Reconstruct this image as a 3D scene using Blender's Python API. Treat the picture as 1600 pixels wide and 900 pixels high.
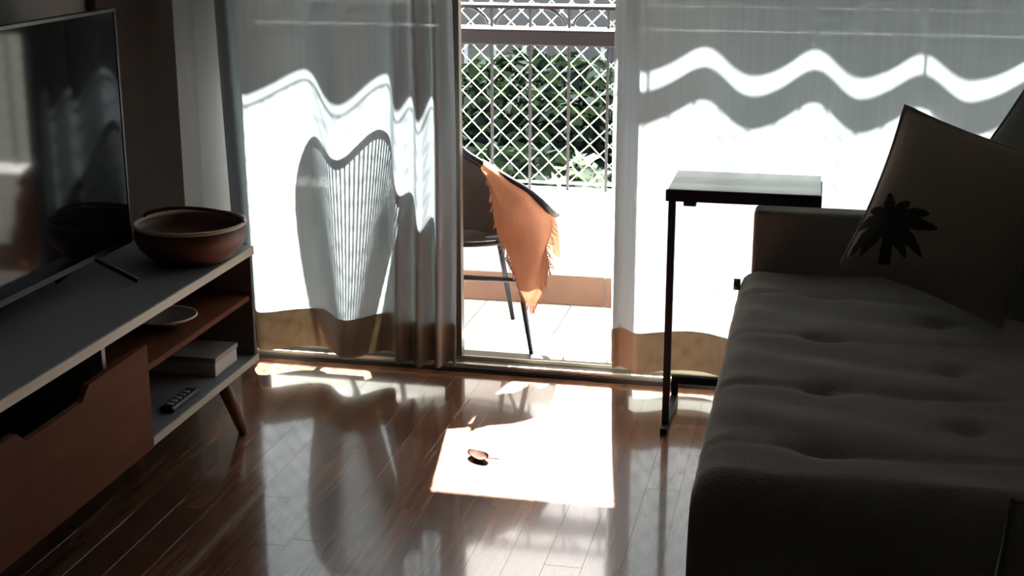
import bpy, math, random
from mathutils import Vector, Matrix
random.seed(7)
for o in list(bpy.data.objects): bpy.data.objects.remove(o)
scene = bpy.context.scene
COL = scene.collection

# ------------------------------------------------------------------ camera
cam_data = bpy.data.cameras.new('camera')
cam_data.sensor_width = 36.0
cam_data.lens = 36.0 * 2200.0 / 1600.0
cam_data.clip_start = 0.05
cam_data.clip_end = 300
cam = bpy.data.objects.new('camera', cam_data)
cam.location = (0, 0, 1.52)
cam.rotation_euler = (math.radians(90 - 15.74), 0, math.radians(12.34))
COL.objects.link(cam)
scene.camera = cam

# ------------------------------------------------------------------ light
SUN = Vector((0.168, -1.0, -1.08)).normalized()
sd = bpy.data.lights.new('sun', 'SUN')
sd.energy = 165.0
sd.angle = math.radians(0.53)
sd.color = (1.0, 0.97, 0.93)
so = bpy.data.objects.new('sun', sd)
so.rotation_euler = SUN.to_track_quat('-Z', 'Y').to_euler()
COL.objects.link(so)
world = bpy.data.worlds.new('sky')
scene.world = world
world.use_nodes = True
bg = world.node_tree.nodes['Background']
skt = world.node_tree.nodes.new('ShaderNodeTexSky')
skt.sky_type = 'NISHITA'
skt.sun_disc = False
skt.sun_elevation = math.radians(46.8)
skt.sun_rotation = math.radians(-9.5)
skt.dust_density = 3.0
world.node_tree.links.new(skt.outputs[0], bg.inputs[0])
bg.inputs[1].default_value = 0.47
vs = scene.view_settings
vs.view_transform = 'Standard'
vs.look = 'None'
vs.gamma = 1.0
vs.use_curve_mapping = False
vs.exposure = 0.0

# ------------------------------------------------------------------ materials
def new_mat(name):
    m = bpy.data.materials.new(name)
    m.use_nodes = True
    nt = m.node_tree
    return m, nt, nt.nodes['Principled BSDF']

def mat(name, col, rough=0.6, metal=0.0, var=0.12, scale=8.0, stretch=(1, 1, 1), bump=0.0, spec=0.5, coat=0.0):
    m, nt, b = new_mat(name)
    N, L = nt.nodes, nt.links
    b.inputs['Roughness'].default_value = rough
    b.inputs['Metallic'].default_value = metal
    b.inputs['Specular IOR Level'].default_value = spec
    b.inputs['Coat Weight'].default_value = coat
    tc = N.new('ShaderNodeTexCoord')
    mp = N.new('ShaderNodeMapping')
    mp.inputs['Scale'].default_value = stretch
    nz = N.new('ShaderNodeTexNoise')
    nz.inputs['Scale'].default_value = scale
    nz.inputs['Detail'].default_value = 4
    L.new(tc.outputs['Object'], mp.inputs[0])
    L.new(mp.outputs[0], nz.inputs['Vector'])
    mx = N.new('ShaderNodeMix')
    mx.data_type = 'RGBA'
    c = Vector(col)
    lo, hi = c * (1 - var), c * (1 + var)
    mx.inputs[6].default_value = (*lo, 1)
    mx.inputs[7].default_value = (*[min(1, v) for v in hi], 1)
    L.new(nz.outputs['Fac'], mx.inputs[0])
    L.new(mx.outputs[2], b.inputs['Base Color'])
    if bump:
        bp = N.new('ShaderNodeBump')
        bp.inputs['Strength'].default_value = bump
        bp.inputs['Distance'].default_value = 0.01
        L.new(nz.outputs['Fac'], bp.inputs['Height'])
        L.new(bp.outputs[0], b.inputs['Normal'])
    return m

def wood_floor_mat():
    m, nt, b = new_mat('floor_wood')
    N, L = nt.nodes, nt.links
    tc = N.new('ShaderNodeTexCoord')
    mp = N.new('ShaderNodeMapping')
    mp.inputs['Scale'].default_value = (28, 2.2, 1)
    L.new(tc.outputs['Object'], mp.inputs[0])
    oi = N.new('ShaderNodeObjectInfo')
    ad = N.new('ShaderNodeVectorMath')
    cm = N.new('ShaderNodeCombineXYZ')
    ml = N.new('ShaderNodeMath'); ml.operation = 'MULTIPLY'; ml.inputs[1].default_value = 37.0
    L.new(oi.outputs['Random'], ml.inputs[0])
    L.new(ml.outputs[0], cm.inputs[0]); L.new(ml.outputs[0], cm.inputs[1])
    L.new(mp.outputs[0], ad.inputs[0]); L.new(cm.outputs[0], ad.inputs[1])
    nz = N.new('ShaderNodeTexNoise'); nz.inputs['Scale'].default_value = 2.0; nz.inputs['Detail'].default_value = 6
    L.new(ad.outputs[0], nz.inputs['Vector'])
    r = N.new('ShaderNodeValToRGB')
    r.color_ramp.elements[0].position = 0.3; r.color_ramp.elements[0].color = (0.085, 0.033, 0.017, 1)
    r.color_ramp.elements[1].position = 0.72; r.color_ramp.elements[1].color = (0.18, 0.078, 0.040, 1)
    L.new(nz.outputs['Fac'], r.inputs[0])
    hs = N.new('ShaderNodeHueSaturation')
    mr = N.new('ShaderNodeMapRange'); mr.inputs[3].default_value = 0.72; mr.inputs[4].default_value = 1.3
    L.new(oi.outputs['Random'], mr.inputs[0]); L.new(mr.outputs[0], hs.inputs['Value'])
    L.new(r.outputs[0], hs.inputs['Color'])
    L.new(hs.outputs[0], b.inputs['Base Color'])
    b.inputs['Roughness'].default_value = 0.22
    b.inputs['Specular IOR Level'].default_value = 0.25
    b.inputs['Coat Weight'].default_value = 0.85
    b.inputs['Coat IOR'].default_value = 1.5
    b.inputs['Coat Roughness'].default_value = 0.07
    bp = N.new('ShaderNodeBump'); bp.inputs['Strength'].default_value = 0.015; bp.inputs['Distance'].default_value = 0.004
    L.new(nz.outputs['Fac'], bp.inputs['Height']); L.new(bp.outputs[0], b.inputs['Normal'])
    return m

def cloth_mat(name, col, trans_col, trans, clear, weave=600.0, emboss=0.0):
    """woven cloth: part diffuse, part translucent, a little see-through between the threads"""
    m = bpy.data.materials.new(name); m.use_nodes = True
    nt = m.node_tree; N, L = nt.nodes, nt.links
    N.remove(N['Principled BSDF'])
    out = N['Material Output']
    d = N.new('ShaderNodeBsdfDiffuse'); d.inputs[0].default_value = (*col, 1)
    t = N.new('ShaderNodeBsdfTranslucent'); t.inputs[0].default_value = (*trans_col, 1)
    x = N.new('ShaderNodeBsdfTransparent')
    m1 = N.new('ShaderNodeMixShader'); m1.inputs[0].default_value = trans
    m2 = N.new('ShaderNodeMixShader'); m2.inputs[0].default_value = clear
    L.new(d.outputs[0], m1.inputs[1]); L.new(t.outputs[0], m1.inputs[2])
    L.new(m1.outputs[0], m2.inputs[1]); L.new(x.outputs[0], m2.inputs[2])
    L.new(m2.outputs[0], out.inputs[0])
    tc = N.new('ShaderNodeTexCoord')
    mp = N.new('ShaderNodeMapping'); mp.inputs['Scale'].default_value = (60, 60, 2)
    nz = N.new('ShaderNodeTexNoise'); nz.inputs['Scale'].default_value = 1.5; nz.inputs['Detail'].default_value = 3
    L.new(tc.outputs['Object'], mp.inputs[0]); L.new(mp.outputs[0], nz.inputs['Vector'])
    mr = N.new('ShaderNodeMapRange'); mr.inputs[3].default_value = 0.86; mr.inputs[4].default_value = 1.1
    L.new(nz.outputs['Fac'], mr.inputs[0])
    for node, c in ((d, col), (t, trans_col)):
        v = N.new('ShaderNodeVectorMath'); v.operation = 'SCALE'
        v.inputs[0].default_value = c
        L.new(mr.outputs[0], v.inputs['Scale'])
        L.new(v.outputs[0], node.inputs[0])
    return m

def glass_mat():
    m = bpy.data.materials.new('window_glass'); m.use_nodes = True
    nt = m.node_tree; N, L = nt.nodes, nt.links
    N.remove(N['Principled BSDF'])
    x = N.new('ShaderNodeBsdfTransparent'); x.inputs[0].default_value = (0.93, 0.96, 0.95, 1)
    g = N.new('ShaderNodeBsdfGlossy'); g.inputs['Roughness'].default_value = 0.02
    f = N.new('ShaderNodeFresnel'); f.inputs[0].default_value = 1.3
    mx = N.new('ShaderNodeMixShader')
    L.new(f.outputs[0], mx.inputs[0]); L.new(x.outputs[0], mx.inputs[1]); L.new(g.outputs[0], mx.inputs[2])
    L.new(mx.outputs[0], N['Material Output'].inputs[0])
    return m

M = {}
M['floor'] = wood_floor_mat()
M['subfloor'] = mat('dark_joint', (0.02, 0.012, 0.008), 0.8)
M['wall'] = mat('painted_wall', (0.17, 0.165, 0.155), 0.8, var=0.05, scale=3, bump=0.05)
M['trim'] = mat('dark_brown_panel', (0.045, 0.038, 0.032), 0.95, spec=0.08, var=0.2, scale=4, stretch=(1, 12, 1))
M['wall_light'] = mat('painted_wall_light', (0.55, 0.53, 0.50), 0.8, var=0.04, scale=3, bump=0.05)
M['ceiling'] = mat('ceiling_paint', (0.5, 0.49, 0.47), 0.9, var=0.03)
M['curtain'] = cloth_mat('sheer_curtain', (0.25, 0.262, 0.275), (0.42, 0.46, 0.49), 0.15, 0.006)
M['hem'] = cloth_mat('double_hem', (0.34, 0.31, 0.27), (0.42, 0.34, 0.24), 0.16, 0.0)
M['throw'] = cloth_mat('orange_throw', (0.33, 0.15, 0.093), (0.45, 0.20, 0.11), 0.10, 0.0)
M['white_lam'] = mat('white_laminate', (0.20, 0.22, 0.23), 0.4, var=0.03, scale=4)
M['edge'] = mat('pale_edge_band', (0.46, 0.44, 0.36), 0.45, var=0.06)
M['door_wood'] = mat('warm_veneer', (0.135, 0.048, 0.023), 0.7, spec=0.08, var=0.25, scale=3, stretch=(4, 1.2, 14))
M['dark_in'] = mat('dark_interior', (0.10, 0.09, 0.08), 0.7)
M['leg_wood'] = mat('leg_wood', (0.20, 0.09, 0.045), 0.45, var=0.2, stretch=(6, 6, 1))
M['screen'] = mat('tv_screen', (0.005, 0.005, 0.006), 0.06, var=0.0, spec=0.09)
M['black_plastic'] = mat('black_plastic', (0.015, 0.015, 0.016), 0.4, var=0.1)
M['grey_plastic'] = mat('grey_plastic', (0.32, 0.31, 0.29), 0.45, var=0.05)
M['white_card'] = mat('white_card', (0.6, 0.58, 0.54), 0.7, var=0.05)
M['bowl'] = mat('red_brown_basket', (0.11, 0.042, 0.024), 0.5, var=0.3, scale=20, stretch=(1, 1, 6), bump=0.2)
M['bowl_rim'] = mat('pale_rim', (0.42, 0.36, 0.28), 0.35, var=0.1)
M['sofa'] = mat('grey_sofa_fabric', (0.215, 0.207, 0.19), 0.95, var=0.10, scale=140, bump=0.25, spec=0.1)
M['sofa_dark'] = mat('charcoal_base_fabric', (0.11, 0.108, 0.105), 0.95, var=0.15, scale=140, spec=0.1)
M['pillow'] = mat('taupe_pillow', (0.25, 0.22, 0.18), 0.95, var=0.08, scale=120, bump=0.2, spec=0.1)
M['pillow2'] = mat('grey_green_pillow', (0.16, 0.17, 0.15), 0.95, var=0.08, scale=120, bump=0.2, spec=0.1)
M['print'] = mat('dark_print', (0.03, 0.032, 0.03), 0.95, var=0.3, scale=60, spec=0.1)
M['black_metal'] = mat('black_metal', (0.010, 0.010, 0.015), 0.5, spec=0.15, var=0.1)
M['table_top'] = mat('grey_table_board', (0.46, 0.44, 0.38), 0.35, var=0.12, scale=5, stretch=(1, 12, 1))
M['alu'] = mat('bronze_aluminium', (0.06, 0.052, 0.045), 0.5, spec=0.2, var=0.05)
M['brass'] = mat('pale_track', (0.5, 0.46, 0.36), 0.35, metal=0.5, var=0.05)
M['glass'] = glass_mat()
M['render'] = mat('white_render', (0.86, 0.85, 0.82), 0.85, var=0.03, scale=6, bump=0.05)
M['tile'] = mat('pale_tile', (0.74, 0.70, 0.64), 0.6, var=0.06, scale=4)
M['skirt'] = mat('terracotta_tile', (0.125, 0.06, 0.036), 0.6, var=0.2, scale=9)
M['rail'] = mat('dark_rail', (0.016, 0.014, 0.015), 0.7, spec=0.08, var=0.1)
M['rail_white'] = mat('pale_rail', (0.75, 0.75, 0.72), 0.5, var=0.05)
M['baluster'] = mat('grey_baluster', (0.03, 0.03, 0.034), 0.7, spec=0.08, var=0.1)
M['net'] = mat('cream_net_cord', (0.38, 0.40, 0.25), 0.7, var=0.04)
M['cord'] = mat('grey_cord', (0.30, 0.28, 0.25), 0.6, var=0.15)
M['pad'] = mat('dark_brown_pad', (0.026, 0.02, 0.017), 0.95, spec=0.08, var=0.2, scale=30, bump=0.2)
M['leaf'] = cloth_mat('tree_leaf', (0.014, 0.020, 0.017), (0.010, 0.020, 0.007), 0.12, 0.0)
M['leaf2'] = cloth_mat('pale_leaf', (0.16, 0.19, 0.16), (0.08, 0.12, 0.06), 0.2, 0.0)
M['bark'] = mat('bark', (0.10, 0.07, 0.05), 0.9, var=0.3, bump=0.4)
M['ground'] = mat('garden_ground', (0.10, 0.105, 0.085), 0.9, var=0.4, scale=1.5)
M['nb_wall'] = mat('neighbour_wall', (0.17, 0.16, 0.155), 0.85, var=0.08, scale=2)
M['nb_glass'] = mat('neighbour_window', (0.05, 0.06, 0.07), 0.1, var=0.1)
M['roof'] = mat('roof_tile', (0.35, 0.16, 0.10), 0.8, var=0.2)
M['shadow_leaf'] = mat('shadow_leaf', (0.045, 0.018, 0.010), 0.9, var=0.2, spec=0.1)  # dark brown that stands in for a small cast shadow on the floor

# ------------------------------------------------------------------ helpers
ORG = {}
def tag(o, label=None, cat=None, group=None, kind=None):
    if label: o['label'] = label
    if cat: o['category'] = cat
    if group: o['group'] = group
    if kind: o['kind'] = kind
    return o

def empty(name, loc, label, cat, group=None):
    o = bpy.data.objects.new(name, None)
    o.empty_display_size = 0.05
    o.location = loc
    COL.objects.link(o)
    ORG[o.name] = Vector(loc)
    return tag(o, label, cat, group)

class MB:
    def __init__(s): s.v = []; s.f = []
    def add(s, vs, fs):
        n = len(s.v)
        s.v += [tuple(p) for p in vs]
        s.f += [tuple(i + n for i in f) for f in fs]
        return s
    def box(s, x0, x1, y0, y1, z0, z1, c=0.0):
        if c <= 0:
            vs = [(x, y, z) for z in (z0, z1) for x, y in ((x0, y0), (x1, y0), (x1, y1), (x0, y1))]
            return s.add(vs, [(3, 2, 1, 0), (4, 5, 6, 7), (0, 1, 5, 4), (1, 2, 6, 5), (2, 3, 7, 6), (3, 0, 4, 7)])
        # chamfered box
        vs = []; 
        def idx(ix, iy, iz, ax): return ((ix * 2 + iy) * 2 + iz) * 3 + ax
        X, Y, Z = (x0, x1), (y0, y1), (z0, z1)
        for ix in (0, 1):
            for iy in (0, 1):
                for iz in (0, 1):
                    sx, sy, sz = (c if ix == 0 else -c), (c if iy == 0 else -c), (c if iz == 0 else -c)
                    x, y, z = X[ix], Y[iy], Z[iz]
                    vs += [(x, y + sy, z + sz), (x + sx, y, z + sz), (x + sx, y + sy, z)]
        fs = []
        for i in (0, 1):
            q = [idx(i, 0, 0, 0), idx(i, 1, 0, 0), idx(i, 1, 1, 0), idx(i, 0, 1, 0)]
            fs.append(q if i else q[::-1])
            q = [idx(0, i, 0, 1), idx(1, i, 0, 1), idx(1, i, 1, 1), idx(0, i, 1, 1)]
            fs.append(q[::-1] if i else q)
            q = [idx(0, 0, i, 2), idx(1, 0, i, 2), idx(1, 1, i, 2), idx(0, 1, i, 2)]
            fs.append(q if i else q[::-1])
        for a in (0, 1):
            for b in (0, 1):
                fs.append([idx(a, b, 0, 0), idx(a, b, 1, 0), idx(a, b, 1, 1), idx(a, b, 0, 1)])
                fs.append([idx(a, 0, b, 0), idx(a, 1, b, 0), idx(a, 1, b, 2), idx(a, 0, b, 2)])
                fs.append([idx(0, a, b, 1), idx(1, a, b, 1), idx(1, a, b, 2), idx(0, a, b, 2)])
                for d in (0, 1):
                    fs.append([idx(a, b, d, 0), idx(a, b, d, 1), idx(a, b, d, 2)])
        return s.add(vs, fs)
    def tube(s, pts, r, n=8, closed=False, caps=True):
        pts = [Vector(p) for p in pts]
        m = len(pts)
        rr = r if isinstance(r, (list, tuple)) else [r] * m
        vs = []; ref = None
        for i, p in enumerate(pts):
            a = pts[i - 1] if (i > 0 or closed) else p
            b = pts[(i + 1) % m] if (i < m - 1 or closed) else p
            t = (b - a).normalized()
            if ref is None:
                ref = Vector((0, 0, 1)) if abs(t.z) < 0.9 else Vector((1, 0, 0))
            u = t.cross(ref).normalized(); w = u.cross(t).normalized(); ref = w
            for k in range(n):
                an = 2 * math.pi * k / n
                vs.append(p + (u * math.cos(an) + w * math.sin(an)) * rr[i])
        fs = []
        for i in range(m if closed else m - 1):
            j = (i + 1) % m
            for k in range(n):
                l = (k + 1) % n
                fs.append((i * n + k, i * n + l, j * n + l, j * n + k))
        if caps and not closed:
            fs.append(tuple(range(n - 1, -1, -1))); fs.append(tuple((m - 1) * n + k for k in range(n)))
        return s.add(vs, fs)
    def lathe(s, prof, c, n=32, sx=1.0, sy=1.0):
        vs = []; m = len(prof)
        for r, z in prof:
            for k in range(n):
                a = 2 * math.pi * k / n
                vs.append((c[0] + sx * r * math.cos(a), c[1] + sy * r * math.sin(a), c[2] + z))
        fs = []
        for i in range(m - 1):
            for k in range(n):
                l = (k + 1) % n
                fs.append((i * n + k, i * n + l, (i + 1) * n + l, (i + 1) * n + k))
        fs.append(tuple(range(n - 1, -1, -1))); fs.append(tuple((m - 1) * n + k for k in range(n)))
        return s.add(vs, fs)
    def grid(s, fn, nu, nv):
        vs = [fn(i / nu, j / nv) for j in range(nv + 1) for i in range(nu + 1)]
        fs = [(j * (nu + 1) + i, j * (nu + 1) + i + 1, (j + 1) * (nu + 1) + i + 1, (j + 1) * (nu + 1) + i) for j in range(nv) for i in range(nu)]
        return s.add(vs, fs)
    def build(s, name, m, parent=None, smooth=False, origin=None):
        if parent is not None: o0 = ORG[parent.name]
        elif origin is not None: o0 = Vector(origin)
        else: o0 = Vector((0, 0, 0))
        me = bpy.data.meshes.new(name)
        me.from_pydata([(p[0] - o0.x, p[1] - o0.y, p[2] - o0.z) for p in s.v], [], s.f)
        me.materials.append(m)
        if smooth:
            for p in me.polygons: p.use_smooth = True
        me.update()
        o = bpy.data.objects.new(name, me)
        COL.objects.link(o)
        if parent is not None: o.parent = parent
        else: o.location = o0
        ORG[o.name] = o0.copy()
        return o

def struct(o): o['kind'] = 'structure'; return o
def box(name, m, b, parent=None, c=0.0, origin=None): return MB().box(*b, c).build(name, m, parent, origin=origin)
def bevel(o, w, seg=3):
    b = o.modifiers.new('bevel', 'BEVEL'); b.width = w; b.segments = seg; b.limit_method = 'ANGLE'
    for p in o.data.polygons: p.use_smooth = True
    return o
def lerp(a, b, t): return a + (b - a) * t
def spline(pts, n, closed=False):
    """Catmull-Rom through pts, n samples per span"""
    P = [Vector(p) for p in pts]; m = len(P); out = []
    for i in range(m if closed else m - 1):
        if closed: a, b, c, d = P[i - 1], P[i], P[(i + 1) % m], P[(i + 2) % m]
        else: a, b, c, d = P[max(i - 1, 0)], P[i], P[i + 1], P[min(i + 2, m - 1)]
        for k in range(n):
            t = k / n
            out.append(0.5 * ((2 * b) + (c - a) * t + (2 * a - 5 * b + 4 * c - d) * t * t + (3 * b - a - 3 * c + d) * t ** 3))
    if not closed: out.append(P[-1])
    return out

# ------------------------------------------------------------------ room shell
XL, XR, YB, YW, ZC = -2.0, 1.15, -1.4, 4.30, 2.62
fl = struct(box('floor', M['subfloor'], (XL - 0.1, XR + 0.1, YB - 0.1, 4.24, -0.12, -0.012)))
def plank_mesh():
    w, c = 0.0892, 0.0003
    vs = []
    for y in (0, 1):
        vs += [(0, y, -0.012), (w, y, -0.012), (w, y, -c), (w - c, y, 0), (c, y, 0), (0, y, -c)]
    fs = [(0, 5, 4, 3, 2, 1), (6, 7, 8, 9, 10, 11)] + [(i, (i + 1) % 6, (i + 1) % 6 + 6, i + 6) for i in range(6)]
    me = bpy.data.meshes.new('plank'); me.from_pydata(vs, [], fs); me.materials.append(M['floor']); return me
PM = plank_mesh()
x = XL
k = 0
while x < XR - 0.01:
    y = YB - random.uniform(0.0, 0.9)
    while y < 4.24 - 0.02:
        L = random.choice((0.9, 1.2, 1.5, 1.8))
        y0, y1 = max(y, YB), min(y + L - 0.0015, 4.24)
        if y1 - y0 > 0.02:
            o = bpy.data.objects.new('plank', PM); COL.objects.link(o)
            o.location = (x, y0, 0); o.scale = (1, y1 - y0, 1); o.parent = fl
        y += L
    x += 0.0895
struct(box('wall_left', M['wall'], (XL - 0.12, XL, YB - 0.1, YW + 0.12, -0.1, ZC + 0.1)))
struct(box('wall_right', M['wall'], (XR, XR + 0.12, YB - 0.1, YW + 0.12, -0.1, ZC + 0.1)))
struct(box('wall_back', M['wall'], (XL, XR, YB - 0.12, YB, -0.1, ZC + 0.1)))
struct(box('ceiling', M['ceiling'], (XL - 0.1, XR + 0.1, YB - 0.1, YW + 0.12, ZC, ZC + 0.12)))
DX0, DX1 = -1.90, 1.06
wf = MB()
wf.box(XL, DX0, YW, YW + 0.12, -0.1, ZC)
wf.box(DX1, XR, YW, YW + 0.12, -0.1, ZC)
wf.box(DX0, DX1, YW, YW + 0.12, 2.42, ZC)
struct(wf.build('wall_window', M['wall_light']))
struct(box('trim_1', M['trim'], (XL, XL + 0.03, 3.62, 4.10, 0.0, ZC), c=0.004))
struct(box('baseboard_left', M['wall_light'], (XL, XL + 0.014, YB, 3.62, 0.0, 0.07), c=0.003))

# sliding door: frame, track, two leaves left and right of the opening
dr = struct(MB().box(DX0, DX0 + 0.03, 4.30, 4.42, 0.0, 2.42).box(DX1 - 0.03, DX1, 4.30, 4.42, 0, 2.42).box(DX0, DX1, 4.30, 4.42, 2.385, 2.42).build('door_1', M['alu']))
sill = box('sill', M['alu'], (DX0, DX1, 4.243, 4.42, -0.05, 0.018), dr, c=0.004)
box('track', M['brass'], (DX0, DX1, 4.250, 4.262, 0.018, 0.026), dr)
box('track', M['brass'], (DX0, DX1, 4.325, 4.332, 0.018, 0.028), dr)
def leaf(x0, x1, y):
    f = MB()
    f.box(x0, x0 + 0.06, y, y + 0.035, 0.03, 2.38).box(x1 - 0.06, x1, y, y + 0.035, 0.03, 2.38)
    f.box(x0 + 0.06, x1 - 0.06, y, y + 0.035, 0.03, 0.085).box(x0 + 0.06, x1 - 0.06, y, y + 0.035, 2.32, 2.38)
    o = f.build('sliding_leaf', M['alu'], dr)
    ORG[o.name] = Vector((0, 0, 0))
    box('pane', M['glass'], (x0 + 0.06, x1 - 0.06, y + 0.014, y + 0.020, 0.085, 2.32), o)
leaf(-1.87, -1.115, 4.315)
leaf(-0.622, 1.03, 4.36)

# ------------------------------------------------------------------ balcony
bf = struct(box('balcony_floor', M['subfloor'], (-3.2, 2.0, 4.42, 5.28, -0.2, -0.022)))
tm = MB().box(0, 0.327, 0, 0.327, -0.02, 0, 0.002)
tme = None
for i in range(16):
    for j in range(3):
        x0, y0 = -3.19 + i * 0.33, 4.425 + j * 0.22
        if tme is None:
            t = MB().box(0, 0.3265, 0, 0.2165, -0.022, 0, 0.002).build('tile', M['tile'], bf); tme = t.data
        else:
            t = bpy.data.objects.new('tile', tme); COL.objects.link(t); t.parent = bf
        t.location = (x0, y0, -0.002)
PY = 5.083
pw = struct(MB().box(-3.2, 2.0, PY + 0.012, PY + 0.19, -0.2, 0.405).build('wall_parapet', M['render']))
box('coping', M['render'], (-3.2, 2.0, PY - 0.004, PY + 0.205, 0.395, 0.415), pw, c=0.005)
sme = None
for i in range(17):
    if sme is None:
        t = MB().box(0, 0.302, 0, 0.012, 0, 0.112, 0.002).build('skirting_tile', M['skirt'], pw); sme = t.data
    else:
        t = bpy.data.objects.new('skirting_tile', sme); COL.objects.link(t); t.parent = pw
    t.location = (-3.2 + i * 0.306, PY, 0.0)
struct(MB().box(-3.3, 2.1, 4.42, 5.40, 2.62, 2.82).box(-3.3, 2.1, 5.28, 5.40, 2.329, 2.62).build('ceiling_balcony', M['render']))
struct(MB().box(-3.3, DX0, 4.42, 4.52, -0.2, 2.62).box(DX1, 2.1, 4.42, 4.52, -0.2, 2.62).build('wall_facade', M['render']))
struct(MB().box(-3.3, -3.2, 4.52, 5.4, -0.2, 2.62).build('wall_balcony_left', M['render']))
struct(MB().box(2.0, 2.1, 4.52, 5.4, -0.2, 2.62).build('wall_balcony_right', M['render']))
# unseen board and roll, added above the view to cast the curtain shade bands
aw = empty('curtain_shade_board', (0.5, 5.34, 2.115), 'unseen white board added under the balcony beam to shade the right curtain', 'shade blocker')
box('shade_board', M['rail_white'], (-0.78, 1.98, 5.325, 5.345, 2.115, 2.198), aw)
for xx in (-0.7, 0.1, 1.1, 1.9): box('hanger', M['rail'], (xx, xx + 0.01, 5.33, 5.34, 2.198, 2.330), aw)
ra = empty('curtain_shade_roll', (-2.0, 5.34, 2.215), 'unseen cream roll added under the beam to block sun above the left curtain', 'shade blocker')
MB().tube([(-3.18, 5.335, 2.271), (-0.80, 5.335, 2.271)], 0.056, 20).build('roll', M['rail_white'], ra, True)  # closes the sunlit gap under the beam for the left curtain
# railing
RY = 5.235
ra_ = empty('balcony_railing', (-0.6, RY, 0.41), 'dark metal balcony railing with slim bars and arches above a broad handrail', 'railing')
box('handrail', M['rail'], (-3.19, 1.99, RY - 0.03, RY + 0.03, 0.963, 1.022), ra_, c=0.006)
box('handrail_cap', M['rail_white'], (-3.19, 1.99, RY - 0.034, RY + 0.034, 1.022, 1.030), ra_)
box('top_rail', M['rail'], (-3.19, 1.99, RY - 0.014, RY + 0.014, 1.098, 1.110), ra_)
box('top_rail_cap', M['rail_white'], (-3.19, 1.99, RY - 0.016, RY + 0.016, 1.110, 1.116), ra_)
bme = None
nb = 0
xb = -1.075 - 0.148 * 13
while xb < 1.95:
    for (z0, z1, nm) in ((0.415, 0.963, 'bar'), (1.03, 1.098, 'short_bar')):
        if nm == 'bar' and bme is None or nm == 'short_bar' and nb == 0:
            o = MB().box(-0.005, 0.005, RY - 0.005, RY + 0.005, z0, z1).build(nm, M['baluster'], ra_)
            ob = ORG[ra_.name]
            for v in o.data.vertices: v.co.x += ob.x
            o.location = (xb - ob.x, 0, 0)
            if nm == 'bar': bme = o.data
            else: sbme = o.data
        else:
            o = bpy.data.objects.new(nm, bme if nm == 'bar' else sbme); COL.objects.link(o); o.parent = ra_
            o.location = (xb - ORG[ra_.name].x, 0, 0)
    if nb % 2 == 1:
        pts = [(xb + 0.132 * math.cos(a), RY, 1.034 + 0.075 * math.sin(a)) for a in [math.pi * q / 14 for q in range(15)]]
        MB().tube(pts, 0.0055, 6).build('arch', M['baluster'], ra_, True)
    xb += 0.148; nb += 1
# net
NY = 5.288
nt_ = MB()
p = 0.077
x0n, x1n, z0n, z1n = -3.1, 1.95, 0.43, 2.11
def netline(c, sgn):
    pts = []
    n = 26
    for i in range(n + 1):
        z = lerp(z0n, z1n, i / n)
        xx = c + sgn * (z - z0n)
        if x0n <= xx <= x1n:
            pts.append((xx + 0.004 * math.sin(z * 9 + c * 5), NY + 0.006 * math.sin(xx * 4 + z * 3) + sgn * 0.001, z + 0.003 * math.sin(xx * 11)))
    if len(pts) > 1: nt_.tube(pts, 0.0021, 4, caps=False)
c = x0n - (z1n - z0n)
while c < x1n + (z1n - z0n):
    netline(c, 1); netline(c, -1); c += p
nb_ = MB()
no = empty('safety_net', (-0.6, NY, 0.43), 'cream diamond safety net stretched across the balcony opening', 'net')
nt_.build('mesh', M['net'], no, True)
MB().tube([(x0n, NY, z0n), (x1n, NY, z0n)], 0.005, 6).build('border_rope', M['net'], no, True)
MB().tube([(x0n, NY, z1n), (x1n, NY, z1n)], 0.005, 6).build('border_rope', M['net'], no, True)

# ------------------------------------------------------------------ curtains
def interp(tab, x):
    if x <= tab[0][0]: return tab[0][1]
    for (a, b), (c, d) in zip(tab, tab[1:]):
        if x <= c:
            t = (x - a) / (c - a)
            return lerp(b, d, 0.5 - 0.5 * math.cos(math.pi * t))
    return tab[-1][1]
LT = [(-1.872, 0.00), (-1.845, 0.045), (-1.77, -0.045), (-1.60, 0.045), (-1.455, -0.075), (-1.335, 0.050), (-1.275, -0.10),
      (-1.245, -0.045), (-1.205, -0.13), (-1.180, -0.03), (-1.150, -0.12), (-1.125, -0.02), (-1.100, -0.08)]
RT = [(-0.598, -0.015), (-0.575, 0.03), (-0.505, -0.06), (-0.35, 0.055), (-0.185, -0.06), (-0.03, 0.055), (0.125, -0.06),
      (0.285, 0.05), (0.44, -0.065), (0.60, 0.055), (0.76, -0.05), (0.92, 0.05), (1.04, -0.02)]
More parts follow.
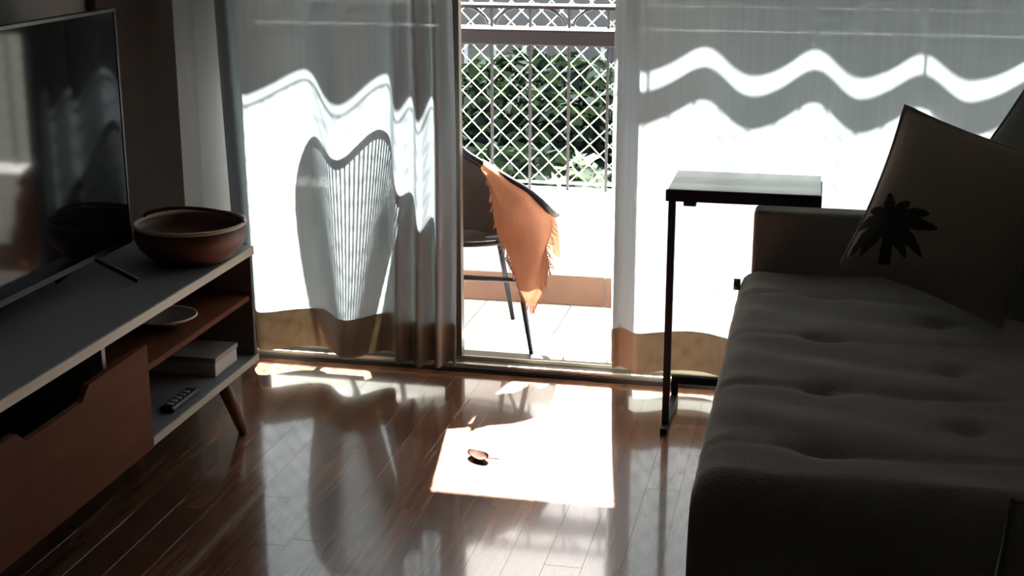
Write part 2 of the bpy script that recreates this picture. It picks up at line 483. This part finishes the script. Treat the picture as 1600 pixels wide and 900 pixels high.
def curtain(tab, yc, name, label, lean, depth=1.0):
    x0, x1 = tab[0][0], tab[-1][0]
    root = empty(name, ((x0 + x1) / 2, yc, 0.05), label, 'curtain')
    def surf(off):
        def fn(u, v, zlo, zhi):
            z = lerp(zlo, zhi, v)
            x = lerp(x0, x1, u)
            h = z / 2.4
            amp = 0.82 + 0.10 * math.sin(h * 5.0 + x * 3) - 0.15 * h
            y = yc + interp(tab, x) * amp * depth + 0.004 * math.sin(x * 40 + z * 2) + off
            return (x + lean * (1 - h) + 0.010 * math.sin(z * 2.2 + x * 6) * (1 - 0.5 * h), y, z)
        return fn
    f = surf(0)
    nu = int((x1 - x0) / 0.006)
    MB().grid(lambda u, v: f(u, v, 0.19, 2.40), nu, 48).build('panel', M['curtain'], root, True)
    a, b = surf(-0.002), surf(0.002)
    hm = MB().grid(lambda u, v: a(u, v, 0.066, 0.195), nu, 6)
    hm.grid(lambda u, v: b(u, v, 0.066, 0.195), nu, 6)
    hm.build('hem', M['hem'], root, True)
    hd = surf(0.0)
    MB().grid(lambda u, v: hd(u, v, 2.40, 2.45), nu, 2).build('header_tape', M['hem'], root, True)
    return root
curtain(LT, 4.175, 'sheer_curtain', 'off white sheer curtain left of the gap, bunched at its inner edge', 0.02)
curtain(RT, 4.20, 'sheer_curtain', 'off white sheer curtain hanging in broad folds behind the side table', 0.0, 0.68)
rod = empty('curtain_rod', (-0.4, 4.20, 2.46), 'dark curtain rod above both sheer curtains', 'curtain rod')
MB().tube([(-1.93, 4.20, 2.465), (1.10, 4.20, 2.465)], 0.014, 12).build('pole', M['black_metal'], rod, True)
for xx in (-1.91, -0.85, 1.08):
    MB().tube([(xx, 4.20, 2.465), (xx, 4.30, 2.465)], 0.007, 8).build('bracket', M['black_metal'], rod, True)

# ------------------------------------------------------------------ television console
CX0, CX1, CY0, CY1 = -1.965, -1.565, 1.85, 3.675
cn = empty('television_console', (-1.76, 2.76, 0), 'white television console with warm wood doors and open shelves', 'console')
def part(name, m, b, c=0.002, par=cn): return box(name, m, b, par, c)
part('top_board', M['white_lam'], (CX0, CX1 - 0.002, CY0, CY1, 0.516, 0.54))
part('top_edge', M['edge'], (CX1 - 0.002, CX1 + 0.001, CY0, CY1, 0.516, 0.5395), 0)
part('bottom_board', M['white_lam'], (CX0, CX1 - 0.002, CY0, CY1, 0.195, 0.215))
part('bottom_edge', M['edge'], (CX1 - 0.002, CX1 + 0.001, CY0, CY1, 0.195, 0.215), 0)
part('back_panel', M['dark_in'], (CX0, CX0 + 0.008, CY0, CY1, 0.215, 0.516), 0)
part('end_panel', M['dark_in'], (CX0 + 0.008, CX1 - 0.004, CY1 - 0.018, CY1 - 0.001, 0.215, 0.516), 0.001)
part('end_panel', M['white_lam'], (CX0 + 0.008, CX1 - 0.004, CY0 + 0.001, CY0 + 0.018, 0.215, 0.516), 0.001)
part('divider', M['white_lam'], (CX0 + 0.008, CX1 - 0.01, 2.795, 2.812, 0.215, 0.516), 0.001)
part('shelf', M['door_wood'], (CX0 + 0.008, CX1 - 0.012, 2.812, CY1 - 0.018, 0.380, 0.397))
def door(prof, name='door'):
    n = len(prof)
    vs = [(CX1 - 0.004, y, z) for y, z in prof] + [(CX1 + 0.012, y, z) for y, z in prof]
    fs = [tuple(range(n - 1, -1, -1)), tuple(range(n, 2 * n))] + [(i, (i + 1) % n, n + (i + 1) % n, n + i) for i in range(n)]
    return MB().add(vs, fs).build(name, M['door_wood'], cn)
door([(2.215, 0.2), (2.972, 0.2), (2.972, 0.466), (2.69, 0.462), (2.655, 0.432), (2.425, 0.432), (2.392, 0.460), (2.215, 0.460)])
door([(1.86, 0.2), (2.205, 0.2), (2.205, 0.460), (2.15, 0.460), (2.12, 0.432), (1.95, 0.432), (1.92, 0.460), (1.86, 0.460)])
for yy, dy in ((3.52, 0.06), (2.02, -0.06)):
    for xx, dx in ((-1.62, 0.035), (-1.90, -0.03)):
        MB().tube([(xx, yy, 0.196), (xx + dx * 0.5, yy + dy * 0.5, 0.10), (xx + dx, yy + dy, 0.0)], [0.024, 0.019, 0.012], 12).build('leg', M['leg_wood'], cn, True)

# things on the shelves
o = empty('ceramic_dish', (-1.68, 3.33, 0.397), 'pale shallow dish on the upper open shelf of the console', 'dish')
MB().lathe([(0.03, 0), (0.035, 0.006), (0.075, 0.022), (0.085, 0.030), (0.080, 0.030), (0.07, 0.022), (0.03, 0.010)], (-1.68, 3.33, 0.397), 28).build('bowl', M['grey_plastic'], o, True)
MB().tube([(-1.68 + 0.083 * math.cos(a), 3.33 + 0.083 * math.sin(a), 0.427) for a in [2 * math.pi * q / 28 for q in range(28)]], 0.003, 6, True).build('rim', M['white_card'], o, True)
o = empty('router', (-1.74, 3.02, 0.215), 'black router with small feet on the lower console shelf', 'router')
box('casing', M['black_plastic'], (-1.83, -1.66, 2.92, 3.14, 0.222, 0.258), o, 0.006)
for dx in (-1.81, -1.68):
    for dy in (2.94, 3.12): box('foot', M['black_plastic'], (dx - 0.01, dx + 0.01, dy - 0.01, dy + 0.01, 0.215, 0.223), o)
for dy in (2.95, 3.11): MB().tube([(-1.825, dy, 0.25), (-1.83, dy, 0.34)], [0.006, 0.004], 8).build('antenna', M['black_plastic'], o, True)
box('front_panel', M['grey_plastic'], (-1.6605, -1.658, 2.95, 3.11, 0.232, 0.246), o)
o = empty('small_box', (-1.69, 3.50, 0.215), 'small pale box at the far end of the lower console shelf', 'box')
box('carton', M['white_card'], (-1.80, -1.60, 3.45, 3.60, 0.215, 0.262), o, 0.002)
box('lid', M['grey_plastic'], (-1.803, -1.597, 3.447, 3.603, 0.255, 0.270), o, 0.002)
o = empty('remote_control', (-1.61, 3.22, 0.215), 'slim dark remote control lying at the lower shelf edge', 'remote control')
box('casing', M['black_plastic'], (-1.63, -1.59, 3.16, 3.32, 0.215, 0.230), o, 0.004)
for q in range(5): box('button', M['grey_plastic'], (-1.618, -1.602, 3.18 + 0.024 * q, 3.192 + 0.024 * q, 0.230, 0.233), o)

# basket at the far end of the console
bk = empty('round_basket', (-1.67, 3.495, 0.54), 'reddish brown round basket with a pale rim on the console end', 'basket')
BC = (-1.67, 3.495, 0.54)
prof = [(0.085, 0.0), (0.105, 0.006), (0.140, 0.040), (0.155, 0.075), (0.150, 0.100), (0.144, 0.100), (0.146, 0.075), (0.130, 0.040), (0.09, 0.012)]
MB().lathe(prof, BC, 40).build('body', M['bowl'], bk, True)
MB().tube([(BC[0] + 0.148 * math.cos(a), BC[1] + 0.148 * math.sin(a), 0.643) for a in [2 * math.pi * q / 40 for q in range(40)]], 0.006, 8, True).build('rim', M['bowl_rim'], bk, True)
MB().tube([(BC[0] + 0.148 * math.cos(a) * 1.0, BC[1] + 0.02, 0.645 + 0.035 * math.sin(a)) for a in [math.pi * q / 20 for q in range(21)]], 0.005, 8).build('handle', M['bowl'], bk, True)

# television
tv = empty('television', (-1.80, 2.86, 0.54), 'large black flat television standing on the white console', 'television')
TX, TY0, TY1, TZ0, TZ1 = -1.80, 2.30, 3.405, 0.605, 1.228
box('housing', M['black_plastic'], (TX - 0.03, TX - 0.003, TY0, TY1, TZ0, TZ1), tv, 0.004)
box('screen', M['screen'], (TX - 0.003, TX, TY0 + 0.008, TY1 - 0.008, TZ0 + 0.014, TZ1 - 0.008), tv)
bz = MB().box(TX - 0.003, TX + 0.002, TY0, TY0 + 0.008, TZ0, TZ1).box(TX - 0.003, TX + 0.002, TY1 - 0.008, TY1, TZ0, TZ1)
bz.box(TX - 0.003, TX + 0.002, TY0 + 0.008, TY1 - 0.008, TZ0, TZ0 + 0.014).box(TX - 0.003, TX + 0.002, TY0 + 0.008, TY1 - 0.008, TZ1 - 0.008, TZ1)
bz.build('bezel', M['black_plastic'], tv)
for yy in (2.50, 3.20):
    MB().tube([(TX + 0.10, yy + 0.03, 0.549), (TX - 0.016, yy, 0.615), (TX - 0.10, yy - 0.03, 0.549)], 0.008, 8).build('foot', M['black_plastic'], tv, True)

# ------------------------------------------------------------------ sofa
SX0, SX1, SY0, SY1, SZ = -0.185, 0.66, 2.30, 3.76, 0.53
sf = empty('sofa', (0.2, 3.0, 0), 'grey fabric sofa with a tufted seat cushion and a low far arm', 'sofa')
def seat():
    nu, nv = 70, 120
    mb = MB()
    w, l, th = SX1 - SX0, SY1 - SY0, 0.20
    tufts = [(0.27, 0.13), (0.27, 0.36), (0.27, 0.60), (0.27, 0.84), (0.60, 0.24), (0.60, 0.48), (0.60, 0.72), (0.60, 0.95)]
    seams = [0.13, 0.36, 0.60, 0.84]
    def top(u, v):
        # rounded edge profile
        x = SX0 + w * u; y = SY0 + l * v
        d = min(u * w, (1 - u) * w, v * l, (1 - v) * l)
        ex = min(u * w, 0.06) / 0.06; ey = min(v * l, 0.07) / 0.07; ey2 = min((1 - v) * l, 0.03) / 0.03
        z = SZ
        z -= 0.055 * (1 - math.sqrt(max(0, 1 - (1 - ex) ** 2)))
        z -= 0.10 * (1 - math.sqrt(max(0, 1 - (1 - ey) ** 2)))
        z -= 0.02 * (1 - ey2) ** 2
        for s in seams:
            z -= 0.009 * math.exp(-((v - s - 0.006 * math.sin(u * 9)) * l / 0.018) ** 2) * (0.5 + 0.5 * math.sin(u * 7 + s * 20) ** 2)
        for a, b in tufts:
            rr = ((u - a) * w) ** 2 + ((v - b) * l * 1.3) ** 2
            z -= 0.020 * math.exp(-rr / 0.0016)
        z += 0.004 * math.sin(v * 31 + u * 4) * math.sin(u * 5) + 0.003 * math.sin(v * 53 + u * 11)
        return (x, y, z)
    mb.grid(top, nu, nv)
    # skirts down to the underside
    W = nu + 1
    rim = [j * W for j in range(nv, 0, -1)] + [i for i in range(nu)] + [j * W + nu for j in range(nv)] + [nv * W + i for i in range(nu, 0, -1)]
    base = len(mb.v)
    n = len(rim)
    for r in rim: mb.v.append((mb.v[r][0], mb.v[r][1] - 0.0, SZ - th))
    for i in range(n):
        j = (i + 1) % n
        mb.f.append((rim[i], base + i, base + j, rim[j]))
    mb.f.append(tuple(base + i for i in range(n)))
    return mb
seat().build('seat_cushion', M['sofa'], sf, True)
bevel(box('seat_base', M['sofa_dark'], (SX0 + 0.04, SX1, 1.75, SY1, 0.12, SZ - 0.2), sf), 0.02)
bevel(box('arm', M['sofa'], (SX0 + 0.03, SX1 + 0.05, SY1, SY1 + 0.085, 0.12, 0.692), sf), 0.012)
MB().tube([(SX0 + 0.005, SY1 - 0.06, 0.50), (SX0 - 0.012, SY1 - 0.06, 0.50)], 0.016, 12).build('hinge_knob', M['black_plastic'], sf, True)
bk_ = MB().box(SX1, SX1 + 0.16, 1.75, SY1 + 0.02, 0.25, 0.86).build('backrest', M['sofa'], sf)
bevel(bk_, 0.05, 4)
for xx in (SX0 + 0.10, SX1 - 0.06):
    for yy in (1.83, SY1 - 0.08):
        MB().tube([(xx, yy, 0.13), (xx, yy, 0.0)], [0.022, 0.016], 12).build('leg', M['black_plastic'], sf, True)

# pillows
def pillow(C, A, B, T, name, label, m, pinch=0.07):
    """C centre, A and B half axes (u, v), T half thickness; returns root and a surface function"""
    C, A, B = Vector(C), Vector(A), Vector(B)
    Nn = A.cross(B).normalized()
    def P(u, v, side, lift=0.0):
        k = 1 - pinch * (1 - v * v) ** 1.0 if True else 1
        q = 1 - pinch * (1 - u * u)
        h = T * (max(0, 1 - abs(u) ** 2.6) * max(0, 1 - abs(v) ** 2.6)) ** 0.55
        h += 0.05 * T * math.sin(u * 4 + v * 3) * (1 - u * u) * (1 - v * v)
        return C + A * (u * k) + B * (v * q) + Nn * (side * h + lift)
    z0 = min(P(u, v, s).z for u in (-1, 0, 1) for v in (-1, 0, 1) for s in (-1, 1))
    root = empty(name, (C.x, C.y, z0), label, 'pillow')
    n = 28
    for s, nm in ((1, 'front_cover'), (-1, 'back_cover')):
        MB().grid(lambda a, b: P(2 * a - 1, 2 * b - 1, s), n, n).build(nm, m, root, True)
    ed = [P(t / 10 - 1, -1, 1) for t in range(20)] + [P(1, t / 10 - 1, 1) for t in range(20)] + [P(1 - t / 10, 1, 1) for t in range(20)] + [P(-1, 1 - t / 10, 1) for t in range(20)]
    MB().tube(ed, 0.0045, 6, True).build('piping', m, root, True)
    return root, P
# print pillow: corner A (top), corner B (left, down on the seat)
cA, cB = Vector((0.207, 3.60, 1.010)), Vector((0.074, 3.46, 0.635))
vax = (cA - cB)
uax = Vector((0.36, -0.16, -0.165))
uax = (uax - vax * (uax.dot(vax) / vax.length_squared) * 0.8).normalized() * 0.41
ctr = (cA + cB) / 2 + uax / 2
pr, PF = pillow(ctr, uax / 2, vax / 2, 0.075, 'throw_pillow', 'taupe throw pillow with a dark palm tree print against the sofa arm', M['pillow'])
side = 1 if (uax.cross(vax)).dot(Vector((0, -1, 0.3))) > 0 else -1
def printed(poly, name):
    """flat printed patch that follows the pillow front; poly is a centre line with half widths in pillow (u, v)"""
    vs = []; fs = []
    for i, (u, v, w) in enumerate(poly):
        a = poly[max(i - 1, 0)]; b = poly[min(i + 1, len(poly) - 1)]
        t = Vector((b[0] - a[0], b[1] - a[1])).normalized(); nn = Vector((-t.y, t.x))
        for s in (-1, 0, 1):
            uu, vv = u + nn.x * w * s, v + nn.y * w * s
            vs.append(PF(uu, vv, side, side * 0.0018))
    for i in range(len(poly) - 1):
        for s in (0, 1): fs.append((i * 3 + s, i * 3 + s + 1, i * 3 + s + 4, i * 3 + s + 3))
    return MB().add(vs, fs).build(name, M['print'], pr, True)
# world up on the pillow plane, written in (u, v)
upu = Vector((0, 0, 1)).dot(uax.normalized()); upv = Vector((0, 0, 1)).dot(vax.normalized())
ul = math.hypot(upu, upv); U2 = Vector((upu / ul, upv / ul)); R2 = Vector((U2.y, -U2.x))
def q2(a, b, c0=(-0.62, -0.43)): return (c0[0] + R2.x * a + U2.x * b, c0[1] + R2.y * a + U2.y * b)
tr = [q2(0.02 * math.sin(t * 3), 0.02 - 0.50 * t) for t in [i / 8 for i in range(9)]]
printed([(a, b, 0.055 + 0.02 * i / 8) for i, (a, b) in enumerate(tr)], 'palm_trunk_print')
for ang, ln, dr_ in ((10, 0.62, 0.10), (35, 0.60, 0.14), (62, 0.50, 0.12), (95, 0.46, 0.05), (125, 0.46, 0.14), (150, 0.46, 0.20), (185, 0.42, 0.24), (-15, 0.46, 0.18), (-45, 0.36, 0.10), (215, 0.36, 0.12)):
    a = math.radians(ang); pts = []
    for i in range(9):
        t = i / 8
        x_, y_ = ln * t * math.cos(a), ln * t * math.sin(a) - dr_ * t * t * 1.4
        u_, v_ = q2(x_, y_)
        pts.append((u_, v_, 0.012 + 0.058 * math.sin(math.pi * min(1, t * 1.02)) ** 0.8 * (1 + 0.25 * (i % 2))))
    printed(pts, 'palm_frond_print')
pillow((0.50, 3.56, 0.72), Vector((0.115, -0.17, -0.14)), Vector((0.135, 0.0, 0.215)), 0.045, 'throw_pillow', 'plain grey green pillow behind the palm print pillow at the right edge', M['pillow2'])
pillow((0.412, 2.10, 0.478), Vector((0.115, 0.05, -0.02)), Vector((0.02, 0.02, 0.14)), 0.06, 'throw_pillow', 'plain light grey pillow at the near right end of the sofa', M['sofa'])

# ------------------------------------------------------------------ side table
TZ = 0.715
st = empty('side_table', (-0.19, 4.0, 0), 'black framed side table with a grey board top beside the sofa arm', 'side table')
TXa, TXb, TYa, TYb = -0.405, 0.022, 3.862, 4.150
box('top', M['table_top'], (TXa + 0.004, TXb - 0.004, TYa + 0.004, TYb, TZ - 0.012, TZ + 0.004), st, 0.002)
fr = MB().box(TXa, TXb, TYa, TYa + 0.018, TZ - 0.030, TZ - 0.012).box(TXa, TXb, TYb - 0.018, TYb, TZ - 0.030, TZ - 0.012)
fr.box(TXa, TXa + 0.018, TYa + 0.018, TYb - 0.018, TZ - 0.030, TZ - 0.012).box(TXb - 0.018, TXb, TYa + 0.018, TYb - 0.018, TZ - 0.030, TZ - 0.012)
fr.build('top_frame', M['black_metal'], st)
box('top_edge', M['black_metal'], (TXa, TXb, TYa, TYa + 0.004, TZ - 0.012, TZ + 0.003), st)
for xx in (TXa + 0.008, TXb - 0.030):
    box('leg', M['black_metal'], (xx, xx + 0.020, TYa + 0.002, TYa + 0.022, 0.02, TZ - 0.030), st)
    box('foot_bar', M['black_metal'], (xx, xx + 0.020, TYa - 0.04, TYb - 0.005, 0.0, 0.020), st)
box('stretcher', M['black_metal'], (TXa + 0.028, TXb - 0.030, TYb - 0.028, TYb - 0.008, 0.055, 0.078), st)
box('stretcher_post', M['black_metal'], (TXa + 0.008, TXa + 0.028, TYb - 0.028, TYb - 0.008, 0.02, 0.078), st)
box('stretcher_post', M['black_metal'], (TXb - 0.030, TXb - 0.010, TYb - 0.028, TYb - 0.008, 0.02, 0.078), st)
for xx in (TXa + 0.05, TXb - 0.085):
    box('clip', M['black_metal'], (xx, xx + 0.035, TYa + 0.001, TYa + 0.03, TZ - 0.042, TZ - 0.030), st)

# ------------------------------------------------------------------ rope chair on the balcony
ch = empty('rope_chair', (-1.28, 4.68, 0), 'rope lounge chair with thin black legs behind the left curtain', 'chair')
rim_pts = [(-1.40, 4.475, 1.085), (-1.315, 4.475, 0.985), (-1.225, 4.435, 0.845), (-1.144, 4.405, 0.722), (-1.048, 4.395, 0.660), (-0.905, 4.395, 0.580),
           (-0.842, 4.46, 0.50), (-0.90, 4.76, 0.43), (-1.15, 4.95, 0.40), (-1.42, 4.94, 0.41), (-1.62, 4.80, 0.46), (-1.665, 4.60, 0.66), (-1.675, 4.50, 0.87), (-1.64, 4.478, 1.0), (-1.56, 4.472, 1.07)]
RIM = spline(rim_pts, 12, True)
MB().tube(RIM, 0.011, 10, True).build('rim', M['black_metal'], ch, True)
SC = Vector((-1.50, 4.60, 0.44))
# cords fan from the rim down to the seat ring
cd = MB()
NR = len(RIM)
for i in range(NR):
    pnt = RIM[i]
    if pnt.y < 4.70 and pnt.x < -1.30 and pnt.z > 0.62:
        for sub in (0,):
            a = RIM[i].lerp(RIM[(i + 1) % NR], sub)
            b = Vector((lerp(-1.545, a.x, 0.30), 4.555, 0.46))
            mid = (a + b) / 2 + Vector((0, 0.02, -0.005))
            cd.tube(spline([a, mid, b], 5), 0.0030, 5, caps=False)
cd.build('cords', M['cord'], ch, True)
# solid padded shell from the seat up to the right shoulder
def pad(u, v):
    # u along the rim from the crown to the right arm, v down towards the seat
    k = 13 + u * 33
    i = int(k); a = RIM[i].lerp(RIM[i + 1], k - i)
    b = Vector((lerp(-1.46, -0.98, u), lerp(4.56, 4.56, u), 0.38))
    pnt = a.lerp(b, v)
    return pnt + Vector((0, 0.035 * math.sin(math.pi * v), -0.0))
pb = MB().grid(pad, 36, 16)
po = pb.build('back_pad', M['pad'], ch, True)
sm = po.modifiers.new('solid', 'SOLIDIFY'); sm.thickness = 0.012
MB().lathe([(0.24, 0.0), (0.27, 0.012), (0.27, 0.030), (0.24, 0.042)], (-1.26, 4.72, 0.365), 32, 1.15, 0.85).build('seat_pad', M['pad'], ch, True)
MB().tube([(-1.26 + 0.30 * math.cos(a), 4.72 + 0.22 * math.sin(a), 0.36) for a in [2 * math.pi * q / 36 for q in range(36)]], 0.009, 8, True).build('seat_ring', M['black_metal'], ch, True)
for a, b in (((-0.99, 4.53, 0.39), (-0.898, 4.425, 0.0)), ((-1.085, 4.72, 0.36), (-1.06, 4.86, 0.0)), ((-1.50, 4.56, 0.39), (-1.60, 4.44, 0.0)), ((-1.46, 4.80, 0.36), (-1.55, 4.90, 0.0))):
    MB().tube([a, b], [0.011, 0.008], 8).build('leg', M['black_metal'], ch, True)
MB().tube([(-1.535, 4.515, 0.245), (-0.965, 4.515, 0.245)], 0.009, 8).build('stretcher', M['black_metal'], ch, True)
MB().tube([(-1.50, 4.56, 0.375), (-1.16, 4.53, 0.385), (-1.0, 4.55, 0.40)], 0.010, 8).build('seat_bar', M['black_metal'], ch, True)
MB().tube([(-0.965, 4.515, 0.245), (-1.07, 4.80, 0.245)], 0.007, 8).build('stretcher', M['black_metal'], ch, True)

# orange throw over the right arm
th = empty('orange_throw', (-0.95, 4.40, 0.15), 'orange fringed throw draped over the arm of the balcony chair', 'blanket')
i0, i1 = 46, 66
TR = [Vector(p) for p in ((-1.060, 4.398, 0.668), (-0.98, 4.396, 0.620), (-0.905, 4.397, 0.578), (-0.862, 4.42, 0.535), (-0.838, 4.46, 0.50))]
TRS = spline(TR, 8)
TB = spline([(-1.035, 4.365, 0.63), (-1.00, 4.362, 0.48), (-0.957, 4.362, 0.36), (-0.885, 4.365, 0.195), (-0.835, 4.39, 0.33)], 8)
def drape(u, v):
    k = u * (len(TRS) - 1.001); i = int(k); a = TRS[i].lerp(TRS[i + 1], k - i)
    b = TB[i].lerp(TB[i + 1], k - i)
    pnt = a.lerp(b, v)
    top = Vector((0, -0.020, 0.012)) * min(1, v * 6) + Vector((0, 0, 0.014)) * (1 - min(1, v * 6))
    return pnt + top + Vector((0.006 * math.sin(v * 9 + u * 5), -0.010 * math.sin(u * 17 + v * 3) * v - 0.012 * math.sin(math.pi * v), 0))
def over(u, v):
    a = Vector(drape(u, 0)); b = a + Vector((0.02, 0.09, -0.20)) 
    return a.lerp(b, v) + Vector((0, 0.035 * math.sin(math.pi * min(1, v * 1.2)), 0.01 * math.sin(math.pi * v)))
t1 = MB().grid(drape, 40, 24).grid(over, 40, 12).build('cloth', M['throw'], th, True)
fg = MB()
for i in range(60):
    u = i / 59
    a = Vector(drape(u, 1.0))
    fg.tube([a, a + Vector((random.uniform(-0.006, 0.008), random.uniform(-0.004, 0.004), -random.uniform(0.018, 0.032)))], 0.0018, 4)
for i in range(22):
    a = Vector(drape(1.0, i / 21))
    fg.tube([a, a + Vector((random.uniform(0.008, 0.02), 0, -random.uniform(0.006, 0.02)))], 0.0018, 4)
fo = fg.build('fringe', M['throw'], th)

# dark leaf shape standing in for a shadow spot on the sunlit floor
dl = empty('shadow_leaf', (-0.87, 3.537, 0), 'small curled brown leaf shape standing in for a shadow spot on the sunlit floor', 'leaf')
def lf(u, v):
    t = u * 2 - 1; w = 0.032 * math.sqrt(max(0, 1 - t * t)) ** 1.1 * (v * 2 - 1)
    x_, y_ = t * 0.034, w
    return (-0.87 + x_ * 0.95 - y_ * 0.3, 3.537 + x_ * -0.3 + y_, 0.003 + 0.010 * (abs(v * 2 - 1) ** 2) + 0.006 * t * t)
MB().grid(lf, 16, 8).build('blade', M['shadow_leaf'], dl, True)
MB().tube([(-0.837, 3.527, 0.009), (-0.82, 3.522, 0.012), (-0.808, 3.524, 0.009)], 0.0015, 6).build('stalk', M['shadow_leaf'], dl, True)

# ------------------------------------------------------------------ outside
GZ = -3.4
struct(box('ground', M['ground'], (-45, 30, 5.6, 70, GZ - 0.2, GZ)))
def crown(mb, c, r, n, s, rng):
    for _ in range(n):
        while True:
            d = Vector((rng.uniform(-1, 1), rng.uniform(-1, 1), rng.uniform(-1, 1)))
            if 0.15 < d.length < 1: break
        d = d.normalized() * (d.length ** 0.35)
        pnt = Vector(c) + Vector((d.x * r[0], d.y * r[1], d.z * r[2]))
        a = Vector((rng.uniform(-1, 1), rng.uniform(-1, 1), rng.uniform(-0.6, 0.6))).normalized()
        b = a.cross(Vector((rng.uniform(-1, 1), rng.uniform(-1, 1), rng.uniform(-1, 1)))).normalized()
        l = s * rng.uniform(0.6, 1.3); w = l * 0.42
        mb.add([pnt - a * l, pnt + b * w, pnt + a * l, pnt - b * w], [(0, 1, 2, 3)])
def tree(x, y, top, r, label, m, seed, n=5200, s=0.11):
    rng = random.Random(seed)
    o = empty('garden_tree', (x, y, GZ), label, 'tree', 'trees below the balcony')
    mb = MB()
    rz = (top - GZ) * 0.40
    zc = top - rz
    crown(mb, (x, y, zc), (r, r, rz), n, s, rng)
    for _ in range(5):
        a = rng.uniform(0, 6.28)
        crown(mb, (x + r * 0.6 * math.cos(a), y + r * 0.6 * math.sin(a), zc + rng.uniform(-0.3, 0.5) * rz), (r * 0.5, r * 0.5, rz * 0.45), n // 6, s, rng)
    mb.build('foliage', m, o)
    MB().tube([(x, y, GZ), (x + 0.05, y, (GZ + zc) / 2), (x, y, zc + 0.3)], [0.12, 0.09, 0.05], 8).build('trunk', M['bark'], o, True)
tree(-2.35, 10.6, -0.42, 1.5, 'dark leafy garden tree seen through the middle of the net', M['leaf'], 1)
tree(-5.6, 12.0, -0.30, 1.5, 'dark leafy garden tree behind the left curtain edge', M['leaf'], 2)
tree(0.75, 11.4, -0.5, 1.4, 'dark leafy garden tree right of the net opening', M['leaf'], 3)
tree(-2.9, 14.5, -0.10, 1.7, 'tall garden tree behind the nearest trees', M['leaf'], 4)
tree(-1.42, 8.6, -0.06, 0.42, 'pale leafed shrub low behind the parapet', M['leaf2'], 5, 700, 0.07)
nbd = empty('neighbour_house', (-6, 26, GZ), 'pale grey neighbouring house beyond the garden trees', 'house')
box('wall', M['nb_wall'], (-18, 6, 26, 34, GZ, 3.2), nbd)
rf = MB().add([(-18.5, 25.4, 3.2), (6.5, 25.4, 3.2), (6.5, 34.6, 3.2), (-18.5, 34.6, 3.2), (-18.5, 30, 5.2), (6.5, 30, 5.2)], [(0, 1, 5, 4), (2, 3, 4, 5), (0, 4, 3), (1, 2, 5), (3, 2, 1, 0)]).build('roof', M['roof'], nbd)
for i in range(9):
    for zz in (-2.2, 0.8):
        xx = -17 + i * 2.6
        w = box('window', M['rail_white'], (xx, xx + 1.2, 25.94, 26.0, zz, zz + 1.3), nbd)
        ORG[w.name] = ORG[nbd.name]
        box('pane', M['nb_glass'], (xx + 0.08, xx + 0.57, 25.92, 25.945, zz + 0.08, zz + 1.22), w)
        box('pane', M['nb_glass'], (xx + 0.63, xx + 1.12, 25.92, 25.945, zz + 0.08, zz + 1.22), w)
